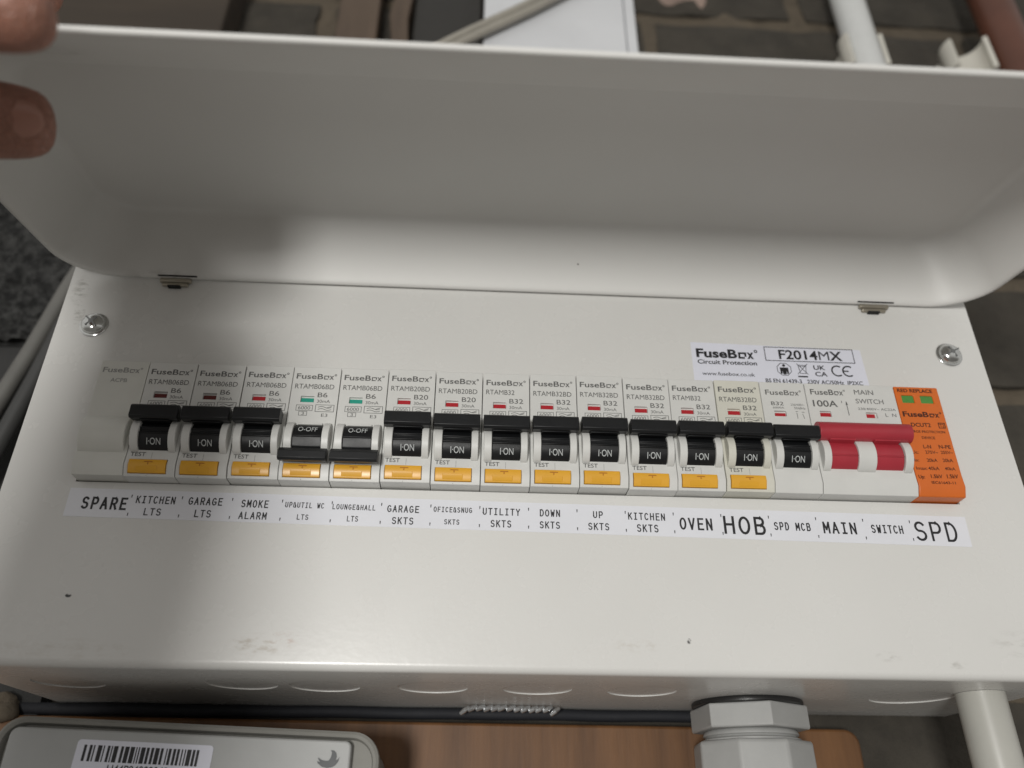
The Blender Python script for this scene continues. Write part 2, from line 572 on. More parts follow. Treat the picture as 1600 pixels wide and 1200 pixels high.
def brand(mb, x0, x1, zb, zt, y, bold=1.0):
    """the maker's wordmark: wide letters, the second o drawn as an open square"""
    W = x1 - x0
    cap = zt - zb
    text(mb, 'FuseB', x0, x0 + W * 0.665, zb, zt, y, bold)
    h = cap * 0.72; w = cap * (0.20 if bold > 1.2 else 0.16)
    a, b = x0 + W * 0.70, x0 + W * 0.80
    ribbon(mb, [(b, zb + h * 0.45), (b, zb + h - w / 2), (a, zb + h - w / 2), (a, zb + w / 2), (b - w * 0.9, zb + w / 2)], w, y)
    text(mb, 'x', x0 + W * 0.825, x0 + W * 0.935, zb, zb + h, y, bold)
    r = W * 0.022
    ribbon(mb, arc(x0 + W * 0.975, zt - r, r, r, 0, 360, 10), r * 0.7, y)

# ------------------------------------------------------------------ setting: the masonry behind the box
WALL_Y = 93.0
def rough_sheet(mb, x0, x1, z0, z1, y, amp, freq, nx, nz, seed, lump=0.0):
    g = []
    for j in range(nz + 1):
        row = []
        for i in range(nx + 1):
            x = x0 + (x1 - x0) * i / nx; z = z0 + (z1 - z0) * j / nz
            p = Vector((x * freq, seed, z * freq))
            d = noise.fractal(p, 1.0, 2.0, 4) * amp
            if lump:
                dist, _ = noise.voronoi(Vector((x * 0.19, seed * 2.0, z * 0.19)))
                d += (dist[0] - 0.35) * lump
            row.append(mb.v((x, y + d, z)))
        g.append(row)
    for j in range(nz):
        for i in range(nx):
            mb.f([g[j][i], g[j][i + 1], g[j + 1][i + 1], g[j + 1][i]])

m = MB()
rough_sheet(m, -700, 700, -420, 760, WALL_Y + 4.5, 1.8, 0.035, 140, 120, 3.1)
wall = m.build('wall', M_mortar, smooth=True, angle=80, recalc=False)
tag(wall, kind='structure')

def brick_block(mb, x0, x1, z0, z1, yb, seed):
    n = max(4, int((x1 - x0) / 9)); k = max(3, int((z1 - z0) / 8))
    off = random.uniform(-2.0, 1.5)
    def yv(x, z):
        return yb + off + noise.fractal(Vector((x * 0.03, seed, z * 0.03)), 1, 2, 4) * 1.8
    def jit(x, z, s_):
        return noise.noise(Vector((x * 0.05 + 9 * s_, seed, z * 0.05))) * 2.2
    g = []
    for j in range(k + 1):
        row = []
        for i in range(n + 1):
            x = x0 + (x1 - x0) * i / n; z = z0 + (z1 - z0) * j / k
            edge = min(i, n - i, 1) * min(j, k - j, 1)
            xx = x + (jit(x, z, 1) if i in (0, n) else 0); zz = z + (jit(x, z, 2) if j in (0, k) else 0)
            row.append(mb.v((xx, yv(x, z) + (0 if edge else 1.6), zz)))
        g.append(row)
    for j in range(k):
        for i in range(n):
            mb.f([g[j][i], g[j][i + 1], g[j + 1][i + 1], g[j + 1][i]])
    ring = g[0] + [r[-1] for r in g[1:]] + g[-1][-2::-1] + [r[0] for r in g[-2:0:-1]]
    back = [mb.bm.verts.new((v.co.x, (yb + 11) * MM, v.co.z)) for v in ring]
    q = len(ring)
    for i in range(q):
        mb.f([ring[i], back[i], back[(i + 1) % q], ring[(i + 1) % q]])

m = MB()
course = 0
z = -400 + 8
while z < 740:
    off = -110 if course % 2 else 0
    x = -690 + off
    while x < 680:
        brick_block(m, x, x + 213, z, z + 63, WALL_Y, course * 3.7 + x * 0.01)
        x += 225
    z += 75.5
    course += 1
bricks = m.build('wall_brick_faces', M_brick, wall, smooth=True, angle=50)

# a smear of pinkish mortar over the bricks above the box
m = MB()
rough_sheet(m, 78, 156, 364, 432, WALL_Y - 2.0, 2.4, 0.06, 22, 20, 8.2)
for v in m.bm.verts:
    x, z = v.co.x / MM, v.co.z / MM
    d = ((x - 117) / 36) ** 2 + ((z - 402) / 34) ** 2 + 0.5 * noise.noise(Vector((x * 0.07, 3, z * 0.07)))
    v.co.y += max(0, d - 0.55) * 16 * MM
m.build('mortar_smear', M_pinkmortar, wall, smooth=True, angle=80, recalc=False)

# coarse aerated block left of the box
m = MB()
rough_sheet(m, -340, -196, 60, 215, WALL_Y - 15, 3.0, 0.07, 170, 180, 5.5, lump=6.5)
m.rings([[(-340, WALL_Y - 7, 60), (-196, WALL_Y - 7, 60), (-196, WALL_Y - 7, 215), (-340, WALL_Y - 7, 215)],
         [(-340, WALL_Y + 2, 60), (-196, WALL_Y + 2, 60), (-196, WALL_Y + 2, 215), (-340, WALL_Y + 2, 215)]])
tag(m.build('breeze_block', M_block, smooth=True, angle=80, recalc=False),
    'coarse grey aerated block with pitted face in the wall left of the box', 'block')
m = MB()
rough_sheet(m, -420, -192, -260, 58, WALL_Y - 10, 2.0, 0.03, 40, 50, 2.2)
m.box(-420, -192, WALL_Y - 4, WALL_Y + 3, -260, 58)
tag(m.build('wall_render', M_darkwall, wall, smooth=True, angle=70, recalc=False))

# ------------------------------------------------------------------ consumer unit: casing, lid, labels, screws
XL, XR, ZT, ZB, DEP = -185.2, 187.5, 50.0, -108.2, 91.0
unit = thing('consumer_unit', 'white metal fuse board with its lid propped open', 'fuse box')

m = MB()
CX0, CX1, CZ0, CZ1 = -160.6, 160.6, -45.9, 0.4
RB = 2.6
xs = [XL, CX0, CX1, XR]; zs = [ZB + RB, CZ0, CZ1, ZT - 1]
g = [[m.v((x, 0, z)) for x in xs] for z in zs]
for j in range(3):
    for i in range(3):
        if (i, j) != (1, 1):
            m.f([g[j][i], g[j][i + 1], g[j + 1][i + 1], g[j + 1][i]])
hole = [g[1][1], g[1][2], g[2][2], g[2][1]]
inner = [m.v((x, 1.3, z)) for x, z in ((CX0, CZ0), (CX1, CZ0), (CX1, CZ1), (CX0, CZ1))]
for i in range(4):
    m.f([hole[i], hole[(i + 1) % 4], inner[(i + 1) % 4], inner[i]])
prev = g[0]
for k in range(1, 7):                       # rounded fold along the bottom edge
    t = PI / 2 * k / 6
    cur = [m.v((x, RB - RB * math.cos(t), ZB + RB - RB * math.sin(t))) for x in xs]
    for i in range(3):
        m.f([prev[i], cur[i], cur[i + 1], prev[i + 1]])
    prev = cur
# underside with pressed knock-outs
back = [m.v((x, DEP, ZB)) for x in (XL, XR)]
edges = []
outer = prev + [back[1], back[0]]
for i in range(len(outer)):
    a, b = outer[i], outer[(i + 1) % len(outer)]
    e = m.bm.edges.get((a, b)) or m.bm.edges.new((a, b))
    edges.append(e)
KN = [(-160, 33, 12), (-99.4, 31, 12.3), (-70.9, 33.5, 12.5), (-32.5, 33, 12.6), (5.2, 33, 12.6), (43.5, 34, 12.6), (147, 40, 15)]
for (cx, cy, r) in KN:
    seg = 36
    ring = [m.v((cx + r * math.cos(2 * PI * i / seg), cy + r * math.sin(2 * PI * i / seg), ZB)) for i in range(seg)]
    top = [m.v((cx + (r - 0.1) * math.cos(2 * PI * i / seg), cy + (r - 0.1) * math.sin(2 * PI * i / seg), ZB + 0.34)) for i in range(seg)]
    for i in range(seg):
        j = (i + 1) % seg
        edges.append(m.bm.edges.new((ring[i], ring[j])))
        m.f([ring[i], ring[j], top[j], top[i]])
    m.f(top)
bmesh.ops.triangle_fill(m.bm, use_beauty=True, use_dissolve=False, edges=edges)
# sides, top
topf = [m.v((x, 1.0, ZT)) for x in xs]
for i in range(3):
    m.f([g[3][i], g[3][i + 1], topf[i + 1], topf[i]])
tb = [m.v((XL, DEP, ZT)), m.v((XR, DEP, ZT))]
m.f(topf + [tb[1], tb[0]])
for X, s_ in ((XL, 0), (XR, 1)):
    col = [m.v((X, 0, z)) for z in zs] + [m.v((X, 1.0, ZT)), m.v((X, DEP, ZT)), m.v((X, DEP, ZB))]
    col += [m.v((X, RB - RB * math.cos(PI / 2 * k / 6), ZB + RB - RB * math.sin(PI / 2 * k / 6))) for k in range(6, 0, -1)]
    m.f(col if s_ else col[::-1])
bmesh.ops.remove_doubles(m.bm, verts=m.bm.verts[:], dist=1e-7)
casing = m.build('casing', M_case, unit, smooth=True, angle=40)

# black sheet standing in for the dark inside behind the cut-out
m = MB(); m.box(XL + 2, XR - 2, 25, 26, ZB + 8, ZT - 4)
m.build('dark_backing', M_hole, unit, smooth=False)

# the lid: pressed tray, hinged along the top edge
TH = math.radians(80.3)
HZ, HY = 42.5, -0.3
def lidT(x, u, d):
    return (x, HY - u * math.sin(TH) - d * math.cos(TH), HZ - u * math.cos(TH) + d * math.sin(TH))
def lid_ring(x0, x1, u0, u1, r, d, bow=0.0, n=8):
    pts = rrect(x0, x1, u0, u1, r, n)
    out = []
    for x, u in pts:
        f = (max(0.0, 1 - (x / 190.0) ** 2) * bow + 0.6 * x / 127.0) * (u / 144.0)
        out.append((x, u + f, d))
    return out
LX0, LX1, LU0, LU1 = -184.8, 189.2, 0.4, 136.8
m = MB(); m.T = lidT
rs = []
def lr(ins, near, far, r, d):
    rs.append(lid_ring(LX0 + ins, LX1 - ins, LU0 + near, LU1 - far, r, d, 7.0))
# outer skin from the back up to the rim, then down the inside
lr(14.0, 8.5, 46.5, 15, 31.0)
lr(10.8, 6.0, 43.5, 17, 29.4)
lr(9.6, 5.0, 40.0, 18, 26.0)
lr(1.2, 0.6, 2.2, 20, 2.6)
lr(0.25, 0.2, 0.25, 20.2, 1.6)
lr(0.0, 0.0, 0.0, 20.4, 0.9)
lr(0.25, 0.25, 0.25, 20.2, 0.25)
lr(0.9, 0.8, 0.9, 19.8, 0.0)
lr(1.9, 1.5, 1.9, 19.3, 0.25)
lr(2.6, 2.0, 2.9, 18.8, 1.2)
lr(3.1, 2.4, 3.8, 18.3, 2.8)
lr(7.2, 4.6, 24.0, 17.0, 15.0)
lr(11.4, 6.9, 41.8, 15.6, 25.4)
lr(12.0, 7.4, 43.4, 15.0, 26.9)
lr(13.0, 8.4, 44.8, 14.3, 28.0)
lr(15.0, 10.4, 46.4, 13.0, 28.6)
lr(40.0, 30.0, 66.0, 4.0, 28.8)
m.rings(rs)
lid = m.build('lid', M_lid, unit, smooth=True, angle=60)
tag(lid, 'raised tray shaped white lid with rounded corners')

# hinge clips folded out of the panel
for cx in (-143.4, 146.0):
    m = MB()
    m.box(cx - 6.2, cx + 6.4, -2.4, -0.5, 40.4, 42.2)
    m.box(cx - 5.2, cx + 5.2, -1.7, -0.2, 38.9, 40.5)
    c = m.build('hinge_clip', M_clip, unit, bevel=0.5)
    m = MB(); m.box(cx - 2.6, cx + 2.2, -1.95, -0.1, 38.3, 38.95); m.build('slot', M_hole, c, smooth=False)
    m = MB(); m.box(cx - 6.9, cx + 8.6, -3.1, -2.5, 42.6, 42.95); m.build('slot', M_hole, c, smooth=False)

# cover screws
for k, (sx, sz, rot) in enumerate(((-170.8, 19.6, 2.4), (173.7, 19.4, 0.5))):
    m = MB()
    m.lathe_y(sx, sz, [(5.4, -0.05), (5.4, -0.55), (5.1, -0.75), (4.5, -0.85), (4.35, -1.5), (3.9, -2.3), (3.0, -2.95), (1.8, -3.35), (0.6, -3.5)], 40)
    s_ = m.build('cover_screw', M_chrome, unit, smooth=True, angle=50)
    m = MB()
    for a in (rot, rot + PI / 2):
        ca, sa = math.cos(a), math.sin(a)
        L = 3.2 if a == rot else 2.6
        q = [(-L, -0.28), (L, -0.28), (L, 0.28), (-L, 0.28)]
        pts = [(sx + x * ca - z_ * sa, sz + x * sa + z_ * ca) for x, z_ in q]
        m.prism_y(pts, -3.53 - (0.02 if a == rot else 0), -1.9)
    m.lathe_y(sx, sz, [(0.95, -1.9), (0.95, -3.56)], 12)
    m.build('drive_recess', M_recess, s_, smooth=False)

# rating sticker, partly tucked behind the breaker noses
m = MB()
m.prism_y([(66.2, 21.4), (66.0, 1.0), (137.0, 1.0), (136.4, 20.3)], -0.10, 0.0)
sticker = m.build('rating_sticker', M_sticker, unit, smooth=False)
m = MB(); y = -0.14
brand(m, 68.0, 93.2, 14.25, 18.5, y, 1.6)
text(m, 'Circuit Protection', 68.2, 92.4, 11.3, 13.35, y, 1.0)
text(m, 'www.fusebox.co.uk', 69.5, 90.8, 6.1, 7.75, y, 0.3)
frame(m, 96.2, 133.2, 13.75, 20.45, 0.32, y)
text(m, 'F2014MX', 102.0, 128.3, 14.7, 19.2, y, 1.0)
ribbon(m, [(103.2 + 3.0 * math.cos(PI / 8 + PI / 4 * i), 10.0 + 3.0 * math.sin(PI / 8 + PI / 4 * i)) for i in range(8)] + [(103.2 + 3.0 * math.cos(PI / 8), 10.0 + 3.0 * math.sin(PI / 8))], 0.25, y)
m.flat(arc(103.2, 11.75, 0.62, 0.62, 0, 360, 12)[:-1], y)
m.flat([(101.5, 7.9), (102.2, 7.9), (102.35, 9.4), (102.5, 7.6), (103.9, 7.6), (104.05, 9.4), (104.2, 7.9), (104.9, 7.9), (104.9, 10.8), (101.5, 10.8)], y)
ribbon(m, [(108.7, 12.8), (112.7, 8.0)], 0.24, y)
ribbon(m, [(113.0, 12.8), (108.6, 8.0)], 0.24, y - 0.02)
ribbon(m, [(109.2, 11.6), (112.3, 11.6), (111.9, 8.3), (109.6, 8.3), (109.2, 11.6)], 0.22, y - 0.04)
ribbon(m, [(109.0, 12.1), (112.6, 12.1)], 0.22, y - 0.02)
m.flat([(108.4, 6.5), (112.4, 6.5), (112.4, 7.15), (108.4, 7.15)], y)
text(m, 'UK', 115.4, 120.2, 10.2, 12.3, y, 0.9)
text(m, 'CA', 115.6, 120.6, 7.2, 9.3, y, 0.9)
ribbon(m, arc(125.1, 10.0, 2.3, 2.3, 60, 300, 14), 0.62, y)
ribbon(m, arc(129.6, 10.0, 2.3, 2.3, 60, 300, 14), 0.62, y)
ribbon(m, [(127.6, 10.0), (129.4, 10.0)], 0.55, y - 0.02)
text(m, 'BS EN 61439-3   230V AC/50Hz  IP2XC', 94.8, 134.4, 3.6, 5.5, y, 0.8)
m.build('sticker_print', M_blackink, sticker, smooth=False, recalc=False)

# tape with the circuit names
TL, TR_, BL, BR = (-161.5, -48.3), (161.0, -50.8), (-161.5, -58.7), (160.7, -62.2)
m = MB()
m.prism_y([TL, BL, BR, TR_], -0.12, 0.0)
tape = m.build('label_tape', M_tape, unit, smooth=False)
ang = math.atan2(-3.0, 322)
STRIP = [('SPARE', -148.6, -53.75, 15.6, 4.6), ('KITCHEN', -131.3, -52.1, 13.6, 2.79), ('LTS', -131.6, -56.48, 6.0, 2.67), ('GARAGE', -114.1, -52.17, 11.8, 2.85), ('LTS', -114.3, -56.7, 5.8, 2.75), ('SMOKE', -96.9, -52.61, 9.5, 2.85), ('ALARM', -97.0, -56.99, 9.7, 2.7), ('UP&UTIL WC', -79.5, -52.66, 13.7, 2.07), ('LTS', -79.7, -57.07, 4.1, 2.0), ('LOUNGE&HALL', -62.2, -52.94, 15.2, 2.0), ('LTS', -62.3, -57.23, 4.0, 2.1), ('GARAGE', -44.8, -53.17, 11.3, 2.65), ('SKTS', -44.7, -57.54, 7.6, 2.67), ('OFICE&SNUG', -27.2, -52.99, 13.7, 2.02), ('SKTS', -27.4, -57.52, 5.4, 1.95), ('UTILITY', -9.9, -53.3, 13.4, 2.65), ('SKTS', -10.0, -57.75, 7.4, 2.7), ('DOWN', 7.5, -53.33, 7.4, 2.7), ('SKTS', 7.4, -57.79, 7.3, 2.67), ('UP', 24.8, -53.48, 3.6, 2.62), ('SKTS', 24.9, -57.91, 7.6, 2.7), ('KITCHEN', 42.4, -53.72, 13.5, 2.75), ('SKTS', 42.5, -58.12, 7.8, 2.9), ('OVEN', 60.2, -56.07, 12.0, 4.57), ('HOB', 77.8, -56.15, 15.4, 6.81), ('SPD MCB', 95.4, -56.15, 13.4, 3.05), ('MAIN', 112.9, -56.25, 12.4, 4.48), ('SWITCH', 130.5, -56.29, 11.9, 3.2), ('SPD', 148.5, -56.75, 15.8, 7.4)]
m = MB()
for (t, cx, cz, w, h) in STRIP:
    ca, sa = math.cos(ang), math.sin(ang)
    m.T = (lambda cx, cz: lambda x, y, z: (cx + (x - cx) * ca - (z - cz) * sa, y, cz + (x - cx) * sa + (z - cz) * ca))(cx, cz)
    stroke_text(m, t, cx, cz, w, h, -0.16, {'SPARE': 0.74, 'SPD': 0.86, 'HOB': 0.92}.get(t))
m.T = None
for i in range(17):
    tx = -139.8 + 17.455 * i
    tz = -50.9 - 2.35 * i / 16
    for zz, s_ in ((tz, 0.55), (tz - 6.7, 0.55)):
        m.flat([(tx - 0.14, zz - s_), (tx + 0.10, zz - s_), (tx + 0.22, zz + s_), (tx - 0.18, zz + s_)], -0.16)
m.build('tape_lettering', M_blackink, tape, smooth=False, recalc=False)

# grommet edging in the rear cable slot
m = MB()
for i in range(13):
    t = i / 12.0
    x = -20.5 + 36.5 * t + random.uniform(-0.35, 0.35)
    dz = (-1.1 if i in (0, 12) else 0.0) + random.uniform(-0.3, 0.25)
    m.tube([(x - 1.7, 73.4, -110.5 + dz), (x, 72.6, -109.7 + dz * 0.6), (x + 1.7, 73.4, -109.0 + dz * 0.3)], [0.75, 1.0, 0.75], 10)
tag(m.build('slot_edging', M_grommet, unit, smooth=True), 'silvery twisted edging strip in the rear cable slot')

# ------------------------------------------------------------------ the row of modules
W = 17.8
FY = -6.7
CUTZ = -45.4
def yface(z):
    if z >= -36.6: return FY
    if z >= -41.8: return FY - 0.35 * (-36.6 - z) / 5.2
    return FY - 0.35 + 1.55 * (-41.8 - z) / 3.6

def nose(mb, w, holes, flatface=False, x_in=0.14, top=0.0, bot=CUTZ):
    """front of a DIN module: face grid with real recesses (x0,x1,z0,z1,depth)"""
    xs_ = sorted({x_in, w - x_in} | {h[0] for h in holes} | {h[1] for h in holes})
    zs_ = sorted({top, bot} | ({-36.6, -41.8} if not flatface else set()) | {h[2] for h in holes} | {h[3] for h in holes})
    yf = (lambda z: FY) if flatface else yface
    V = {}
    def gv(x, z):
        if (x, z) not in V: V[(x, z)] = mb.v((x, yf(z), z))
        return V[(x, z)]
    def inh(x, z):
        for h in holes:
            if h[0] < x < h[1] and h[2] < z < h[3]: return h
        return None
    for i in range(len(xs_) - 1):
        for j in range(len(zs_) - 1):
            if not inh((xs_[i] + xs_[i + 1]) / 2, (zs_[j] + zs_[j + 1]) / 2):
                mb.f([gv(xs_[i], zs_[j]), gv(xs_[i + 1], zs_[j]), gv(xs_[i + 1], zs_[j + 1]), gv(xs_[i], zs_[j + 1])])
    for h in holes:
        hx = [x for x in xs_ if h[0] <= x <= h[1]]; hz = [z for z in zs_ if h[2] <= z <= h[3]]
        loop = [(x, hz[0]) for x in hx] + [(hx[-1], z) for z in hz[1:]] + [(x, hz[-1]) for x in hx[-2::-1]] + [(hx[0], z) for z in hz[-2:0:-1]]
        inn = [mb.v((x, yf(z) + h[4], z)) for x, z in loop]
        n = len(loop)
        for i in range(n):
            mb.f([gv(*loop[i]), gv(*loop[(i + 1) % n]), inn[(i + 1) % n], inn[i]])
        mb.f(inn)
    loop = [(x, zs_[0]) for x in xs_] + [(xs_[-1], z) for z in zs_[1:]] + [(x, zs_[-1]) for x in xs_[-2::-1]] + [(xs_[0], z) for z in zs_[-2:0:-1]]
    bk = [mb.v((x, 22, z)) for x, z in loop]
    n = len(loop)
    for i in range(n):
        mb.f([gv(*loop[i]), gv(*loop[(i + 1) % n]), bk[(i + 1) % n], bk[i]])
    mb.f(bk)

def cheek_prof(z0=-36.6, z1=-23.4, sag=4.3, n=12, yb=FY + 1.0):
    c = (z1 - z0) / 2; R = (c * c + sag * sag) / (2 * sag)
    zc = (z0 + z1) / 2; yc = FY - sag + R
    a = math.asin(min(1, c / R))
    pts = [(yc - R * math.cos(t), zc + R * math.sin(t)) for t in [a - 2 * a * k / n for k in range(n + 1)]]
    return [(yb, z1)] + pts + [(yb, z0)]

DCY, DCZ, DR = -3.4, -30.1, 6.7
def drum_y(z):
    return DCY - math.sqrt(max(0.01, DR * DR - (z - DCZ) ** 2))

def toggle_mesh(mb, x0, x1, hx0, hx1, on, hy=-14.6):
    def P(r, a): return (DCY - r * math.cos(a), DCZ + r * math.sin(a))
    prof = []
    if on:
        angs = [(-75, DR), (-60, DR), (-45, DR), (-30, DR), (-18, DR), (-7, DR), (-6, DR + 0.45), (-3, DR + 0.45), (-2, DR), (10, DR), (11, DR + 0.5), (14, DR + 0.5), (15, DR), (30, DR), (60, DR), (75, DR)]
    else:
        angs = [(-75, DR), (-60, DR), (-32, DR), (-30, DR - 0.1), (-4, DR + 0.25), (-3, DR + 0.55), (0, DR + 0.55), (1, DR), (15, DR), (30, DR), (45, DR), (60, DR), (75, DR)]
    for a, r in angs: prof.append(P(r, math.radians(a)))
    prof.append((DCY + 1.5, DCZ + 3)); prof.append((DCY + 1.5, DCZ - 3))
    mb.prism_x(prof, x0, x1)
    # neck and grip
    if on:
        mb.prism_x([(-8.0, -26.2), (hy + 2.0, -27.0), (hy + 2.6, -21.6), (-7.0, -22.6)], x0, x1)
        mb.prism_x([(hy + 0.05, -22.0), (hy, -26.0), (hy + 0.9, -26.7), (hy + 4.9, -25.9), (hy + 5.4, -21.5), (hy + 0.9, -21.2)], hx0, hx1)
    else:
        mb.prism_x([(-8.0, -34.0), (hy + 2.6, -36.0), (hy + 2.2, -39.6), (-7.2, -38.6)], x0, x1)
        mb.prism_x([(hy + 2.0, -36.0), (hy + 0.5, -37.6), (hy + 0.6, -40.3), (hy + 1.7, -40.9), (hy + 5.0, -39.9), (hy + 5.4, -35.6)], hx0, hx1)

def toggle_text(mb, on):
    mb.T = lambda x, y, z: (x, drum_y(z) - 0.17 - (0.25 if not on else 0), z)
    if on: text(mb, 'I\u00b7ON', 6.8, 11.6, -34.55, -32.45, 0, 0.12)
    else: text(mb, 'O-OFF', 5.6, 12.4, -28.5, -26.4, 0, 0.1)
    mb.T = None

def wave_box(mb, x0, x1, z0, z1, y):
    frame(mb, x0, x1, z0, z1, 0.2, y)
    w = x1 - x0; h = z1 - z0
    for k, (zo) in enumerate((0.64, 0.34)):
        pts = [(x0 + w * (0.16 + 0.68 * t / 12.0), z0 + h * (zo + 0.11 * math.sin(2 * PI * t / 12.0))) for t in range(13)]
        ribbon(mb, pts, 0.22, y)
    ribbon(mb, [(x0 + w * 0.60, z0 + h * 0.55), (x0 + w * 0.86, z0 + h * 0.80)], 0.18, y - 0.02)

BTN = (1.5, 14.7, -44.45, -39.45)
WIN = (4.05, 8.95, -14.85, -12.25)

def face_print(mb, model, amps, y):
    brand(mb, 1.35, 16.2, -5.15, -2.85, y, 0.7)
    if len(model) > 7: text(mb, model, 1.35, 15.8, -9.3, -7.25, y, 0.1)
    else: text(mb, model, 1.35, 12.0, -9.1, -7.05, y, 0.1)
    wA = 3.6 if len(amps) == 2 else 5.2
    text(mb, amps, 10.1, 10.1 + wA, -12.75, -10.75, y, 0.2)
    text(mb, '30mA', 10.1, 14.9, -15.05, -13.75, y, 0.0)
    frame(mb, 2.8, 8.9, -18.5, -16.1, 0.18, y)
    text(mb, '6000', 3.6, 8.0, -18.0, -16.6, y, 0.0)
    frame(mb, 4.0, 7.1, -20.5, -18.7, 0.18, y)
    text(mb, '3', 5.1, 6.0, -20.2, -19.0, y, 0.0)
    wave_box(mb, 9.8, 16.7, -18.8, -15.8, y)
    text(mb, 'E3', 12.3, 14.6, -20.8, -19.5, y, 0.0)
    text(mb, 'TEST', 1.45, 6.7, -38.35, -36.75, y - 0.14, 0.3)

def make_rcbo(on, plastic=None):
    """one breaker, parts built once; returns its root Empty at the left of the module"""
    pl = plastic or M_plastic
    r = thing('circuit_breaker', 'grey circuit breaker', 'circuit breaker')
    m = MB()
    nose(m, W, [WIN + (1.1,), BTN + (1.2,)])
    body = m.build('body', pl, r, bevel=0.16, seg=2)
    for a, b in ((1.0, 3.75), (14.25, 16.7)):
        m = MB(); m.prism_x(cheek_prof(), a, b)
        m.build('toggle_guard', pl, r, bevel=0.2, seg=2, angle=50)
    # small ledge above the drum
    m = MB(); m.prism_x([(FY + 0.5, -23.3), (FY - 1.1, -23.9), (FY - 1.1, -24.5), (FY + 0.5, -24.7)], 4.6, 13.4)
    m.build('ledge', pl, r, bevel=0.12)
    m = MB()
    toggle_mesh(m, 3.9, 14.1, 0.6, 17.2, on)
    tg = m.build('toggle', M_black, r, bevel=0.42, seg=3)
    m = MB(); toggle_text(m, on)
    m.build('toggle_lettering', M_white, tg, smooth=False, recalc=False)
    # test button follows the bent face
    m = MB()
    x0, x1, z0, z1 = BTN[0] + 0.16, BTN[1] - 0.16, BTN[2] + 0.14, BTN[3] - 0.14
    prof = [(yface(z1) - 0.35, z1), (yface(-41.8) - 0.45, -41.8), (yface(z0) - 0.35, z0), (yface(z0) + 1.1, z0), (yface(z1) + 1.1, z1)]
    m.prism_x(prof, x0, x1)
    m.prism_x([(yface(-41.9) - 0.55, -42.0), (yface(-43.0) - 0.75, -42.7), (yface(-43.9) - 0.45, -43.9), (yface(-43.9) + 0.3, -43.9), (yface(-42) + 0.3, -42.0)], x0 + 2.6, x1 - 3.0)
    bt = m.build('test_button', M_button, r, bevel=0.14, seg=2)
    m = MB()
    m.flat([(6.9, -40.75), (10.0, -40.75), (9.8, -40.35), (7.1, -40.35)], yface(-40.5) - 0.47)
    m.flat([(8.2, -41.6), (8.6, -41.6), (8.6, -40.85), (8.2, -40.85)], yface(-41.2) - 0.48)
    m.build('button_mark', plain_cache('button_mark', (0.42, 0.15, 0.01)), bt, smooth=False, recalc=False)
    m = MB()
    m.box(WIN[0] + 0.2, WIN[1] - 0.2, FY + 0.55, FY + 1.05, WIN[2] + 0.05, WIN[3] - 0.75)
    m.build('trip_indicator', M_ind_green if not on else M_ind_red, r, smooth=False)
    # moulding seam on the lower face
    m = MB(); m.flat([(8.85, -39.3), (8.97, -39.3), (8.97, -36.8), (8.85, -36.8)], FY - 0.2)
    m.flat([(8.0, -45.3), (8.12, -45.3), (8.12, -44.6), (8.0, -44.6)], yface(-45) - 0.06)
    m.build('moulding_seam', M_faint, r, smooth=False, recalc=False)
    return r

_pc = {}
def plain_cache(n, c):
    if n not in _pc: _pc[n] = plain(n, c, 0.5)
    return _pc[n]

prints = {}
def add_print(root, model, amps):
    if (model, amps) not in prints:
        m = MB(); face_print(m, model, amps, FY - 0.05)
        o = m.build('face_print', M_ink, root, smooth=False, recalc=False)
        prints[(model, amps)] = o
    else:
        o = prints[(model, amps)].copy(); COL.objects.link(o); o.parent = root

proto_on = make_rcbo(True)
proto_off = make_rcbo(False)
used = {True: False, False: False}
RC = [  # index, model, rating, on, label
 (1, 'RTAMB06BD', 'B6', True, 'black toggle breaker switched on over KITCHEN LTS with a dark unlit indicator'),
 (2, 'RTAMB06BD', 'B6', True, 'switched on B6 breaker above the GARAGE LTS tape name'),
 (3, 'RTAMB06BD', 'B6', True, 'switched on B6 breaker above the SMOKE ALARM tape name'),
 (4, 'RTAMB06BD', 'B6', False, 'breaker switched off with teal indicator, above UP&UTIL WC LTS'),
 (5, 'RTAMB06BD', 'B6', False, 'breaker switched off with teal indicator, above LOUNGE&HALL LTS'),
 (6, 'RTAMB20BD', 'B20', True, 'switched on B20 breaker above the GARAGE SKTS tape name'),
 (7, 'RTAMB20BD', 'B20', True, 'switched on B20 breaker above the OFICE&SNUG SKTS tape name'),
 (8, 'RTAMB32', 'B32', True, 'switched on B32 breaker above the UTILITY SKTS tape name'),
 (9, 'RTAMB32BD', 'B32', True, 'switched on B32 breaker above the DOWN SKTS tape name'),
 (10, 'RTAMB32BD', 'B32', True, 'switched on B32 breaker above the UP SKTS tape name'),
 (11, 'RTAMB32BD', 'B32', True, 'switched on B32 breaker above the KITCHEN SKTS tape name'),
 (12, 'RTAMB32', 'B32', True, 'switched on B32 breaker above the OVEN tape name'),
 (13, 'RTAMB32BD', 'B32', True, 'slightly yellowed B32 breaker with scuffed grip above the big HOB name'),
]
dark_ones = []
GRP = 'circuit breakers with yellow test buttons'
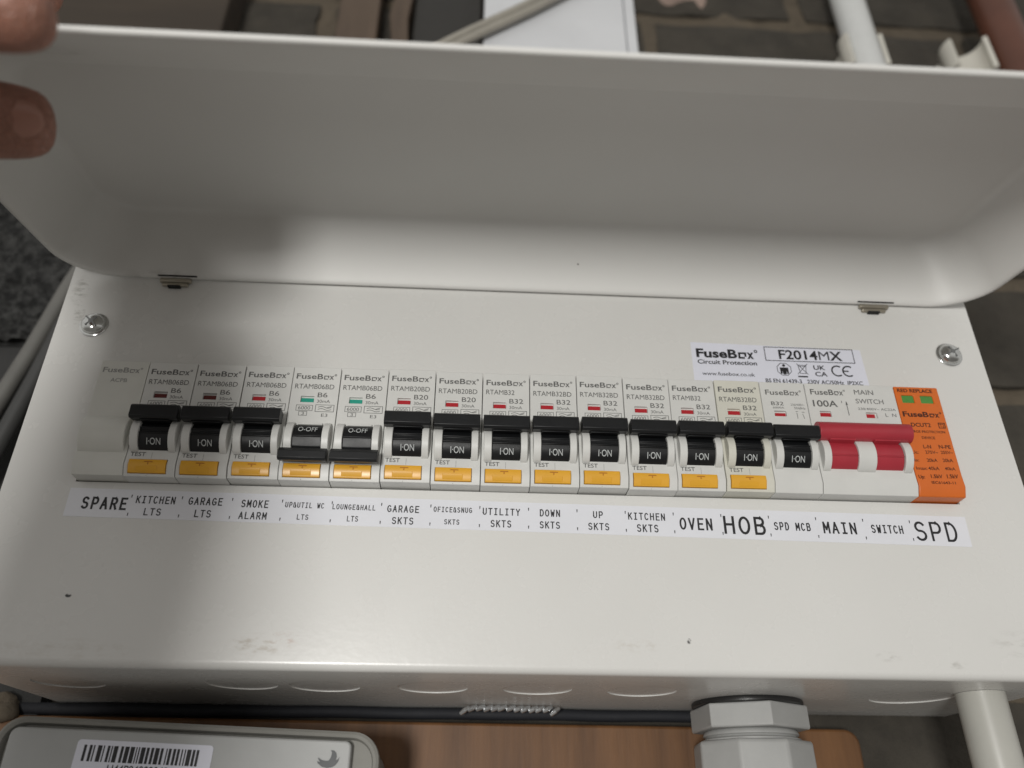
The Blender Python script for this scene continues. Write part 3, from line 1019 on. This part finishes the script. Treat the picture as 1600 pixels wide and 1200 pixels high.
for (i, model, amps, on, lab) in RC:
    src = proto_on if on else proto_off
    if not used[on]:
        r = src; used[on] = True
        r_children = None
    else:
        r = bpy.data.objects.new('circuit_breaker', None); COL.objects.link(r)
        for ch in list(src.children):
            if ch.name.startswith('face_print'): continue
            copy_tree(ch, r)
    r.location = ((-9 + i) * W * MM, random.uniform(-0.25, 0.2) * MM, random.uniform(-0.28, 0.24) * MM)
    tag(r, lab, 'circuit breaker', GRP)
    add_print(r, model, amps)
    for ch in r.children:
        if ch.name.startswith('trip_indicator') and i in (1, 2):
            dark_ones.append(ch)
        if i == 13 and ch.name.startswith(('body', 'toggle_guard', 'ledge')):
            ch.data = ch.data.copy(); ch.data.materials[0] = M_yellowed

for ch in dark_ones:
    ch.data = ch.data.copy(); ch.data.materials[0] = M_ind_dark

# blank module
bl = thing('blank_module', 'blank grey filler module with no toggle, above the SPARE tape name', 'blank module', (-9 * W, 0, 0))
m = MB(); nose(m, W, [])
m.build('body', M_spare, bl, bevel=0.16)
m = MB(); m.prism_x(cheek_prof(-37.2, -23.2, 3.4), 0.5, 16.6)
m.build('raised_cover', M_spare, bl, bevel=0.35, angle=50)
m = MB(); brand(m, 1.3, 15.6, -5.0, -2.8, FY - 0.05, 0.8); text(m, 'ACPB', 5.0, 11.0, -9.0, -7.4, FY - 0.05, 0.2)
m.build('face_print', M_faint, bl, smooth=False, recalc=False)

# plain breaker feeding the surge device
r = thing('circuit_breaker', 'black toggle breaker without a yellow button, above SPD MCB', 'circuit breaker', (5 * W, 0, 0))
m = MB(); nose(m, W, [(4.4, 9.0, -14.7, -12.4, 1.1)])
m.build('body', M_plastic, r, bevel=0.16)
for a, b in ((1.0, 3.75), (14.25, 16.7)):
    m = MB(); m.prism_x(cheek_prof(), a, b); m.build('toggle_guard', M_plastic, r, bevel=0.2, angle=50)
m = MB(); toggle_mesh(m, 3.9, 14.1, 0.5, 17.4, True, -13.6)
tg = m.build('toggle', M_black, r, bevel=0.28)
m = MB(); toggle_text(m, True); m.build('toggle_lettering', M_white, tg, smooth=False, recalc=False)
m = MB(); m.box(4.7, 8.7, FY + 0.5, FY + 1.05, -14.6, -13.2); m.build('trip_indicator', M_ind_red, r, smooth=False)
m = MB(); y = FY - 0.05
brand(m, 2.0, 16.0, -5.6, -3.4, y, 0.5)
text(m, 'B32', 3.6, 8.4, -10.1, -8.5, y, 0.3)
text(m, '6000A', 4.0, 8.4, -11.5, -10.7, y, 0)
text(m, '230/400V~', 11.1, 16.6, -10.1, -9.2, y, 0)
text(m, '50/60Hz', 12.3, 16.6, -11.6, -10.6, y, 0)
ribbon(m, [(13.0, -15.5), (13.0, -13.2)], 0.2, y); ribbon(m, [(15.6, -15.5), (15.2, -13.6)], 0.2, y)
ribbon(m, [(12.7, -12.6), (13.4, -12.6)], 0.2, y); ribbon(m, [(15.0, -12.8), (15.9, -12.8)], 0.2, y)
m.build('face_print', M_ink, r, smooth=False, recalc=False)

# main switch
ms = thing('main_switch', 'double width main switch with a red bar handle, above MAIN SWITCH', 'main switch', (6 * W, 0, 0))
m = MB(); nose(m, 2 * W, [(4.3, 8.7, -14.3, -11.9, 1.1), (22.3, 26.7, -14.3, -11.9, 1.1)])
m.build('body', M_plastic, ms, bevel=0.16)
for a, b in ((1.0, 3.75), (13.9, 20.6), (31.4, 34.4)):
    m = MB(); m.prism_x(cheek_prof(-36.9), a, b); m.build('toggle_guard', M_plastic, ms, bevel=0.25, angle=50)
for o_ in (0, 17.3):
    m = MB(); m.box(4.5 + o_, 8.5 + o_, FY + 0.5, FY + 1.05, -14.2, -12.5); m.build('position_indicator', M_ind_red, ms, smooth=False)
m = MB()
hy = -13.2
ang_list = [(-75, DR), (-60, DR), (-45, DR), (-30, DR), (-16, DR), (-15, DR + .3), (-12, DR + .3), (-11, DR), (0, DR), (15, DR), (30, DR), (60, DR), (75, DR)]
for x0 in (3.9, 20.8):
    prof = [(DCY - r_ * math.cos(math.radians(a)), DCZ + r_ * math.sin(math.radians(a))) for a, r_ in ang_list] + [(DCY + 1.5, DCZ + 3), (DCY + 1.5, DCZ - 3)]
    m.prism_x(prof, x0, x0 + 10.0 + (0.4 if x0 > 10 else 0))
    m.prism_x([(-8.0, -26.6), (hy + 2.0, -26.0), (hy + 2.4, -20.0), (-7.0, -21.4)], x0 + 0.2, x0 + 9.8)
zc, yc = -22.2, hy + 3.4
prof = [(yc - 3.4 * math.cos(t) * 1.0, zc + 3.7 * math.sin(t)) for t in [2 * PI * k / 20 for k in range(20)]]
m.prism_x(prof, 0.1, 35.3)
m.build('red_handle', M_red, ms, bevel=0.5, seg=3, angle=40)
m = MB(); y = FY - 0.05
brand(m, 2.0, 15.8, -4.9, -2.5, y, 0.7)
text(m, '100A', 2.2, 11.8, -10.1, -7.3, y, 0.7)
text(m, 'MAIN', 19.4, 27.0, -4.3, -2.2, y, 0.15)
text(m, 'SWITCH', 19.3, 30.2, -8.2, -6.2, y, 0.15)
text(m, '230/400V~ AC22A', 19.5, 34.3, -11.0, -10.0, y, 0.1)
text(m, 'L  N', 29.8, 34.0, -13.6, -12.2, y, 0)
ribbon(m, [(15.4, -7.9), (15.5, -13.4)], 0.28, y)
m.flat([(15.0, -9.0), (15.9, -9.0), (15.4, -7.3)], y - 0.02)
ribbon(m, [(13.6, -7.4), (13.6, -8.2)], 0.25, y)
m.build('face_print', M_ink, ms, smooth=False, recalc=False)

# surge protector
sp = thing('surge_protector', 'orange surge protection module with two green windows, right end of the row', 'surge protector', (8 * W, 0, 0))
m = MB()
nose(m, W, [(2.5, 7.3, -7.1, -3.8, 0.9), (9.9, 14.9, -7.1, -3.8, 0.9)], top=-0.1)
m.build('body', M_orange, sp, bevel=0.35, seg=3)
for a, b in ((2.5, 7.3), (9.9, 14.9)):
    m = MB(); m.prism_y(rrect(a + 0.05, b - 0.05, -7.05, -3.85, 0.5, 3), FY + 0.45, FY + 0.85); m.build('status_window', M_spd_green, sp, smooth=False)
m = MB(); y = FY - 0.05
yk = lambda z: yface(z) - 0.05
text(m, 'RED REPLACE', 1.3, 15.3, -2.6, -1.0, y, 1.2)
brand(m, 1.1, 16.4, -13.3, -11.0, y, 1.4)
text(m, 'DCUT2', 3.3, 11.0, -17.5, -15.8, y, 1.0)
frame(m, 14.0, 16.7, -17.9, -15.5, 0.3, y)
text(m, 'T2', 14.5, 16.2, -17.4, -16.0, y, 0.5)
text(m, 'SURGE PROTECTION', 1.9, 15.9, -20.0, -19.0, y, 0.8)
text(m, 'DEVICE', 6.2, 11.3, -22.6, -21.5, y, 0.8)
text(m, 'L-N', 5.8, 8.8, -26.5, -25.0, y, 0.8)
text(m, 'N-PE', 11.8, 16.4, -26.4, -24.9, y, 0.8)
for (t, a, b, zb, zt) in (('Uc:', 1.0, 3.4, -28.8, -27.5), ('275V~', 6.0, 10.9, -28.7, -27.4), ('255V~', 12.0, 16.6, -28.6, -27.3),
    ('In:', 1.0, 2.8, -32.0, -30.8), ('20kA', 5.8, 9.8, -32.0, -30.6), ('20kA', 11.9, 15.8, -31.9, -30.5),
    ('Imax:', 0.9, 5.1, -35.3, -34.0), ('40kA', 5.5, 9.7, -35.3, -33.9), ('40kA', 11.8, 15.8, -35.2, -33.9)):
    text(m, t, a, b, zb, zt, y, 0.6)
for (t, a, b, zb, zt) in (('Up:', 0.9, 3.2, -38.8, -37.4), ('1.5kV', 5.6, 9.9, -38.6, -37.1), ('1.5kV', 11.7, 15.9, -38.5, -36.9)):
    text(m, t, a, b, zb, zt, FY - 0.26, 0.6)
text(m, 'IEC61643-11', 5.2, 14.2, -40.9, -39.8, yface(-41) - 0.08, 0.5)
m.build('face_print', M_spdink, sp, smooth=False, recalc=False)

# ------------------------------------------------------------------ below the box
# plywood board screwed to the wall
m = MB()
m.prism_y(rrect(-300, 143.0, -420, -113.2, (6, 2, 2, 2), 5), 80.5, 87.0)
for v in m.bm.verts:
    if v.co.z > -0.2: v.co.z -= max(0.0, v.co.x) * 0.013
bd = m.build('meter_board', M_board, bevel=1.2, seg=3)
tag(bd, 'orange brown plywood board on the wall under the fuse box', 'board')

# electricity meter
mt = thing('electricity_meter', 'grey electricity meter with a barcode label under the fuse box', 'meter', (0, 0, 0))
def mrect(ins, y, r):
    return [(x, y, z) for x, z in rrect(-178.2 + ins, -49.3 - ins, -300, -120.0 - ins * 1.0, (max(1, r), max(1, r), 1, 1), 8)]
m = MB()
m.rings([mrect(2, 80.0, 8), mrect(2, 36.0, 8), mrect(0, 34.0, 9), mrect(0.1, 30.6, 9), mrect(1.0, 29.9, 8.4), mrect(2.0, 30.6, 7.6), mrect(2.6, 33.5, 7), mrect(3.2, 33.5, 6.5)])
m.T = None
slope = lambda x: -1.2 * (x + 178) / 129.0
for v in m.bm.verts:
    if v.co.z > -0.2: v.co.z += (slope(v.co.x / MM) * 1.25 + 0.3) * MM * 2.9
m.build('case', M_meterrim, mt, smooth=True, angle=40)
m = MB()
pts = rrect(-173.5, -59.0, -300, -123.6, (2.0, 3.0, 1, 1), 5)
m.prism_y(pts, 29.6, 34.5)
for v in m.bm.verts:
    if v.co.z > -0.2: v.co.z += (slope(v.co.x / MM) * 1.25 + 0.35) * MM * 2.6
m.build('front_panel', M_meter, mt, bevel=0.7, seg=3)
rotm = math.radians(-2.0)
def mT(cx, cz):
    ca, sa = math.cos(rotm), math.sin(rotm)
    return lambda x, y, z: (cx + (x - cx) * ca - (z - cz) * sa, y, cz + (x - cx) * sa + (z - cz) * ca)
m = MB(); m.T = mT(-128, -128)
m.prism_y(rrect(-150.2, -105.0, -160, -127.4, 1.2, 4), 29.42, 29.58)
lb = m.build('barcode_label', M_sticker, mt, smooth=False)
m = MB(); m.T = mT(-128, -128)
rnd = random.Random(11)
x = -147.7
while x < -108.6:
    w = rnd.choice((0.4, 0.45, 0.85, 0.9, 1.4))
    w = min(w, -108.0 - x)
    m.flat([(x, -134.0), (x + w, -134.0), (x + w, -129.0), (x, -129.0)], 29.38)
    x += w + rnd.choice((0.42, 0.45, 0.6, 0.95))
text(m, 'H44P04000040', -138.5, -118.5, -137.2, -134.7, 29.38, 0.5)
m.build('bars', M_blackink, lb, smooth=False, recalc=False)
m = MB()
bird = [(-69.7, -131.2), (-68.6, -131.9), (-67.2, -132.2), (-66.0, -132.1), (-65.4, -131.0), (-65.2, -129.6), (-65.7, -128.9), (-64.6, -129.0), (-63.8, -129.8), (-63.5, -131.0), (-63.8, -132.0), (-62.9, -131.6), (-62.6, -131.0), (-62.9, -132.4), (-63.8, -133.6), (-65.0, -134.2), (-66.6, -134.4), (-68.2, -134.0), (-69.6, -133.0), (-69.9, -132.3), (-69.2, -132.6), (-69.0, -132.4), (-69.6, -131.7)]
m.prism_y([(x, z - 0.3) for x, z in bird], 29.3, 29.58)
m.build('emblem', M_emblem, mt, smooth=False)

# cable gland
gl = thing('cable_gland', 'large grey cable gland with black washer under the fuse box', 'cable gland', (0, 0, 0))
GX, GY = 89.6, 58.0
m = MB(); m.lathe_z(GX, GY, [(20.9, ZB - 0.02), (21.3, ZB - 0.6), (21.2, ZB - 1.7), (20.6, ZB - 2.0)], 48)
m.build('washer', M_rubber, gl, smooth=True, angle=50)
m = MB(); m.lathe_z(GX, GY, [(21.9, ZB - 2.0), (22.4, ZB - 2.4), (22.4, ZB - 10.1), (21.9, ZB - 10.6)], 6, rot=math.radians(-26))
ln = m.build('lock_nut', M_gland, gl, bevel=0.8, seg=3, smooth=True, angle=25)
m = MB(); m.T = None
m.build('nut_mark', M_gland, ln) if False else m.bm.free()
m = MB()
m.lathe_z(GX, GY, [(16.6, ZB - 10.5), (17.4, ZB - 11.0), (17.9, ZB - 12.0), (17.9, ZB - 12.5), (17.0, ZB - 12.9), (17.2, ZB - 13.3), (18.6, ZB - 13.9), (18.6, ZB - 14.5), (17.2, ZB - 15.2), (17.0, ZB - 16)], 48)
m.build('thread', M_gland, gl, smooth=True, angle=60)
m = MB(); m.lathe_z(GX, GY, [(21.8, ZB - 14.8), (22.6, ZB - 15.3), (23.2, ZB - 52)], 8, rot=math.radians(16))
m.build('gland_body', M_gland, gl, bevel=0.9, seg=3, smooth=True, angle=25)

# dark cable on top of the board, added to fill the gap and keep it dark
m = MB()
m.tube([(-300 + 9.0 * k, 83.0 + 0.8 * math.sin(k * 0.7), -110.75 + 0.12 * math.sin(k * 1.3)) for k in range(45)], 2.3, 14)
tag(m.build('cable', M_cableblack, smooth=True, angle=60), 'blue black cable filling the dark gap along the top of the wooden board', 'cable')

# white pipe under the right end
m = MB()
m.tube([(165.6, 26.5, ZB - 0.1), (165.6, 26.5, -200), (165.6, 26.5, -420)], 8.3, 40)
tag(m.build('conduit_pipe', M_pipe, smooth=True, angle=50), 'white plastic pipe rising into the underside, bottom right', 'pipe')

# lump of plaster left of the meter
m = MB()
bmesh.ops.create_icosphere(m.bm, subdivisions=3, radius=5.5 * MM)
for v in m.bm.verts:
    v.co *= 1 + 0.5 * noise.noise(v.co * 220)
    v.co += Vector((-203, 80, -111)) * MM
tag(m.build('plaster_lump', M_mortar, smooth=True, angle=80), 'small rough plaster lump left of the meter', 'plaster')

# ------------------------------------------------------------------ cables at the left side
for (pts, r, mat, lab) in (
    ([(-222, 77, 130), (-231.5, 77, 92), (-238.5, 77, 56), (-247.0, 77, 20), (-258, 77, -40), (-275, 77, -140)], 4.2, M_cable, 'grey round cable beside the left edge, the outer one'),
    ([(-216, 74, 110), (-226.5, 74, 66), (-231.5, 74, 34), (-239, 74, -8), (-248, 74, -60), (-262, 74, -150)], 4.0, M_cabledark, 'darker grey cable tight against the left edge of the box')):
    P = []
    for i in range(len(pts) - 1):
        for k in range(6):
            P.append(tuple(pts[i][c] + (pts[i + 1][c] - pts[i][c]) * k / 6 for c in range(3)))
    P.append(pts[-1])
    m = MB(); m.tube(P, r, 16)
    tag(m.build('cable', mat, smooth=True, angle=60), lab, 'cable', 'cables left of the box')

# ------------------------------------------------------------------ above the box
m = MB()
m.box(-560, -186, 66, 90, 250, 470)
tag(m.build('timber_joist', M_joist, bevel=1.5), 'dark brown timber fixed to the wall above the lid, behind the hand', 'timber')
m = MB()
m.prism_y([(-119.5, 240), (-92.5, 240), (-93, 470), (-119, 470)], 78, 91)
tag(m.build('batten', M_batten, bevel=1.0), 'wide upright wooden batten above the lid', 'batten')
m = MB()
m.prism_y([(-85.5, 240), (-73, 240), (-72, 300), (-73.5, 322), (-71.5, 345), (-73, 470), (-84, 470), (-83, 350), (-86, 325), (-83, 300)], 80, 91)
tag(m.build('batten', M_batten, bevel=0.8), 'narrow ragged wooden strip right of the wide batten', 'batten')
# near black sheet standing in for the shadow gap right of the battens
m = MB(); m.box(-70, -25, 86, 92, 230, 480)
tag(m.build('shadow_gap_sheet', plain_cache('shadow_gap_black', (0.022, 0.020, 0.017)), bevel=0.6), 'near black sheet standing in for the shadow gap between battens and white trunking', 'panel')

tr = thing('cable_trunking', 'white plastic trunking box on the wall above the lid', 'trunking')
m = MB(); m.box(-22.6, 66.6, 55, 91, 240, 480)
m.build('cover', M_trunk, tr, bevel=1.0, seg=3)
m = MB(); m.box(67.0, 73.4, 54.2, 91, 240, 480)
m.build('side_channel', M_trunk, tr, bevel=1.0, seg=3)

for (a, b, r, lab) in (((-52.5, 50.0, 254), (57.5, 50.0, 345), 2.7, 'grey cable crossing the white trunking, upper of the two'),
                       ((-46, 49.8, 252), (64, 49.8, 343), 2.6, 'grey cable crossing the white trunking, lower of the two')):
    m = MB(); m.tube([tuple(a[c] + (b[c] - a[c]) * k / 10 + (0.6 * math.sin(k) if c == 2 else 0) for c in range(3)) for k in range(11)], r, 16)
    tag(m.build('cable', M_cablepale, smooth=True, angle=60), lab, 'cable', 'cables over the trunking')

m = MB()
m.tube([(228, 70, 180), (228, 70, 300), (228, 70, 480)], 10.6, 36)
tag(m.build('conduit_pipe', M_pipegrey, smooth=True, angle=50), 'pale upright conduit on the brick wall, top right', 'pipe')

def saddle(cx, y, z, w, h, label, spread):
    m = MB()
    for s_ in (-1, 1):
        pr = []
        n = 8
        for k in range(n + 1):
            t = math.radians(-90 + 120 * k / n)
            pr.append((cx + s_ * (w * math.cos(t)), y + w * 0.9 * math.sin(t) * -1))
        inn = [(cx + (px - cx) * 0.80, y + (py - y) * 0.80) for px, py in pr[::-1]]
        m.prism_z(pr + inn, z, z + h + (spread if s_ > 0 else 0))
    m.box(cx - w * 0.75, cx + w * 0.75, y + w * 0.75, y + w * 1.1 + 6, z, z + h * 0.9)
    return tag(m.build('pipe_clip', M_clipw, bevel=0.5), label, 'pipe clip', 'pipe clips on the wall')
saddle(228, 70, 281, 14.2, 28, 'white saddle clip holding the pale conduit', 1.0)
saddle(295, 66, 278, 15.5, 24, 'empty cream open pipe clip beside the brown pipe', 5.0)

m = MB()
m.tube([(322, 62, 120), (323.5, 62, 290), (325, 62, 480)], 12.5, 30, 12.5)
tag(m.build('waste_pipe', M_brownpipe, smooth=True, angle=50), 'reddish brown upright pipe at the top right corner', 'pipe')

# ------------------------------------------------------------------ the hand holding the lid
def skin_mesh(joints, links):
    me = bpy.data.meshes.new('sk')
    names = list(joints)
    me.from_pydata([tuple(c * MM for c in joints[n][0]) for n in names], [(names.index(a), names.index(b)) for a, b in links], [])
    o = bpy.data.objects.new('sk', me); COL.objects.link(o)
    md = o.modifiers.new('skin', 'SKIN'); md.use_smooth_shade = True
    for i, n in enumerate(names):
        r = joints[n][1]
        r = r if isinstance(r, tuple) else (r, r)
        me.skin_vertices[0].data[i].radius = (r[0] * MM, r[1] * MM)
        me.skin_vertices[0].data[i].use_root = (i == 0)
    s = o.modifiers.new('sub', 'SUBSURF'); s.levels = 2; s.render_levels = 2
    dg = bpy.context.evaluated_depsgraph_get()
    out = bpy.data.meshes.new_from_object(o.evaluated_get(dg))
    bpy.data.objects.remove(o)
    return out

J = {
 'wrist': ((-163, -178, -20), (28, 24)),
 'palm': ((-200, -156, 12), (27, 16)),
 'k1': ((-206, -150, 44), 11.5), 'i1': ((-186, -160, 14), 10.2), 'i2': ((-160, -155, 4), 9.8), 'i3': ((-126, -150.5, 5.0), 9.2), 'i4': ((-117, -149, 7.0), 7.2),
 'k2': ((-212, -134, 52), 11.5), 'm1': ((-190, -138, 68), 9.4), 'm2': ((-166, -139, 69), 8.8), 'm3': ((-148, -138, 66), 7.6), 'm4': ((-141, -137, 64.5), 6.2),
 'k3': ((-216, -116, 52), 11.0), 'r1': ((-196, -112, 68), 9.0), 'r2': ((-172, -112, 69), 8.3), 'r3': ((-155, -112, 66), 7.2), 'r4': ((-149, -112, 65), 6.0),
 'k4': ((-220, -100, 46), 10.0), 'p1': ((-203, -92, 62), 8.0), 'p2': ((-182, -90, 66), 7.2), 'p3': ((-168, -90, 65), 6.2), 'p4': ((-163, -90, 64), 5.2),
 't0': ((-192, -150, 2), 14.5), 't1': ((-183, -130, 7), 12.8), 't2': ((-168, -113, 12.5), 12.2), 't3': ((-148, -106, 18.0), 11.4), 't4': ((-140, -104, 19.5), 8.2),
 'f1': ((-163, -204, -52), (38, 34)), 'f2': ((-177, -262, -115), (42, 40)), 'f3': ((-191, -330, -183), (44, 42)), 'f4': ((-206, -400, -260), (46, 44)),
}
LK = [('wrist', 'palm'), ('palm', 'k1'), ('k1', 'i1'), ('i1', 'i2'), ('i2', 'i3'), ('i3', 'i4'), ('palm', 'k2'), ('k2', 'm1'), ('m1', 'm2'), ('m2', 'm3'), ('m3', 'm4'),
      ('palm', 'k3'), ('k3', 'r1'), ('r1', 'r2'), ('r2', 'r3'), ('r3', 'r4'), ('palm', 'k4'), ('k4', 'p1'), ('p1', 'p2'), ('p2', 'p3'), ('p3', 'p4'),
      ('wrist', 't0'), ('t0', 't1'), ('t1', 't2'), ('t2', 't3'), ('t3', 't4'), ('wrist', 'f1'), ('f1', 'f2'), ('f2', 'f3'), ('f3', 'f4')]
person = thing('person', 'left hand and forearm of a person gripping the lid at its top left corner', 'person', (0, 0, 0))
hm = skin_mesh(J, LK)
hm.materials.clear(); hm.materials.append(M_skin)
for p in hm.polygons: p.use_smooth = True
ho = bpy.data.objects.new('hand', hm); COL.objects.link(ho); ho.parent = person

# thumb nail, facing the viewer
m = MB()
bmesh.ops.create_uvsphere(m.bm, u_segments=20, v_segments=12, radius=1.0)
ax = Vector((0.97, 0.2, 0.15)).normalized()
nz = Vector((0.05, -0.78, -0.62)); nz = (nz - ax * nz.dot(ax)).normalized()
ay = nz.cross(ax)
for v in m.bm.verts:
    c = v.co.copy()
    p = ax * (c.x * 6.0) + ay * (c.y * 4.9) + nz * (c.z * 1.0 - 0.16 * (c.y * 5.4) ** 2 / 5.4 * 0.9)
    v.co = (p + Vector((-147.0, -105.6, 18.2)) + nz * 9.4) * MM
m.build('fingernail', M_nail, person, smooth=True, angle=80)
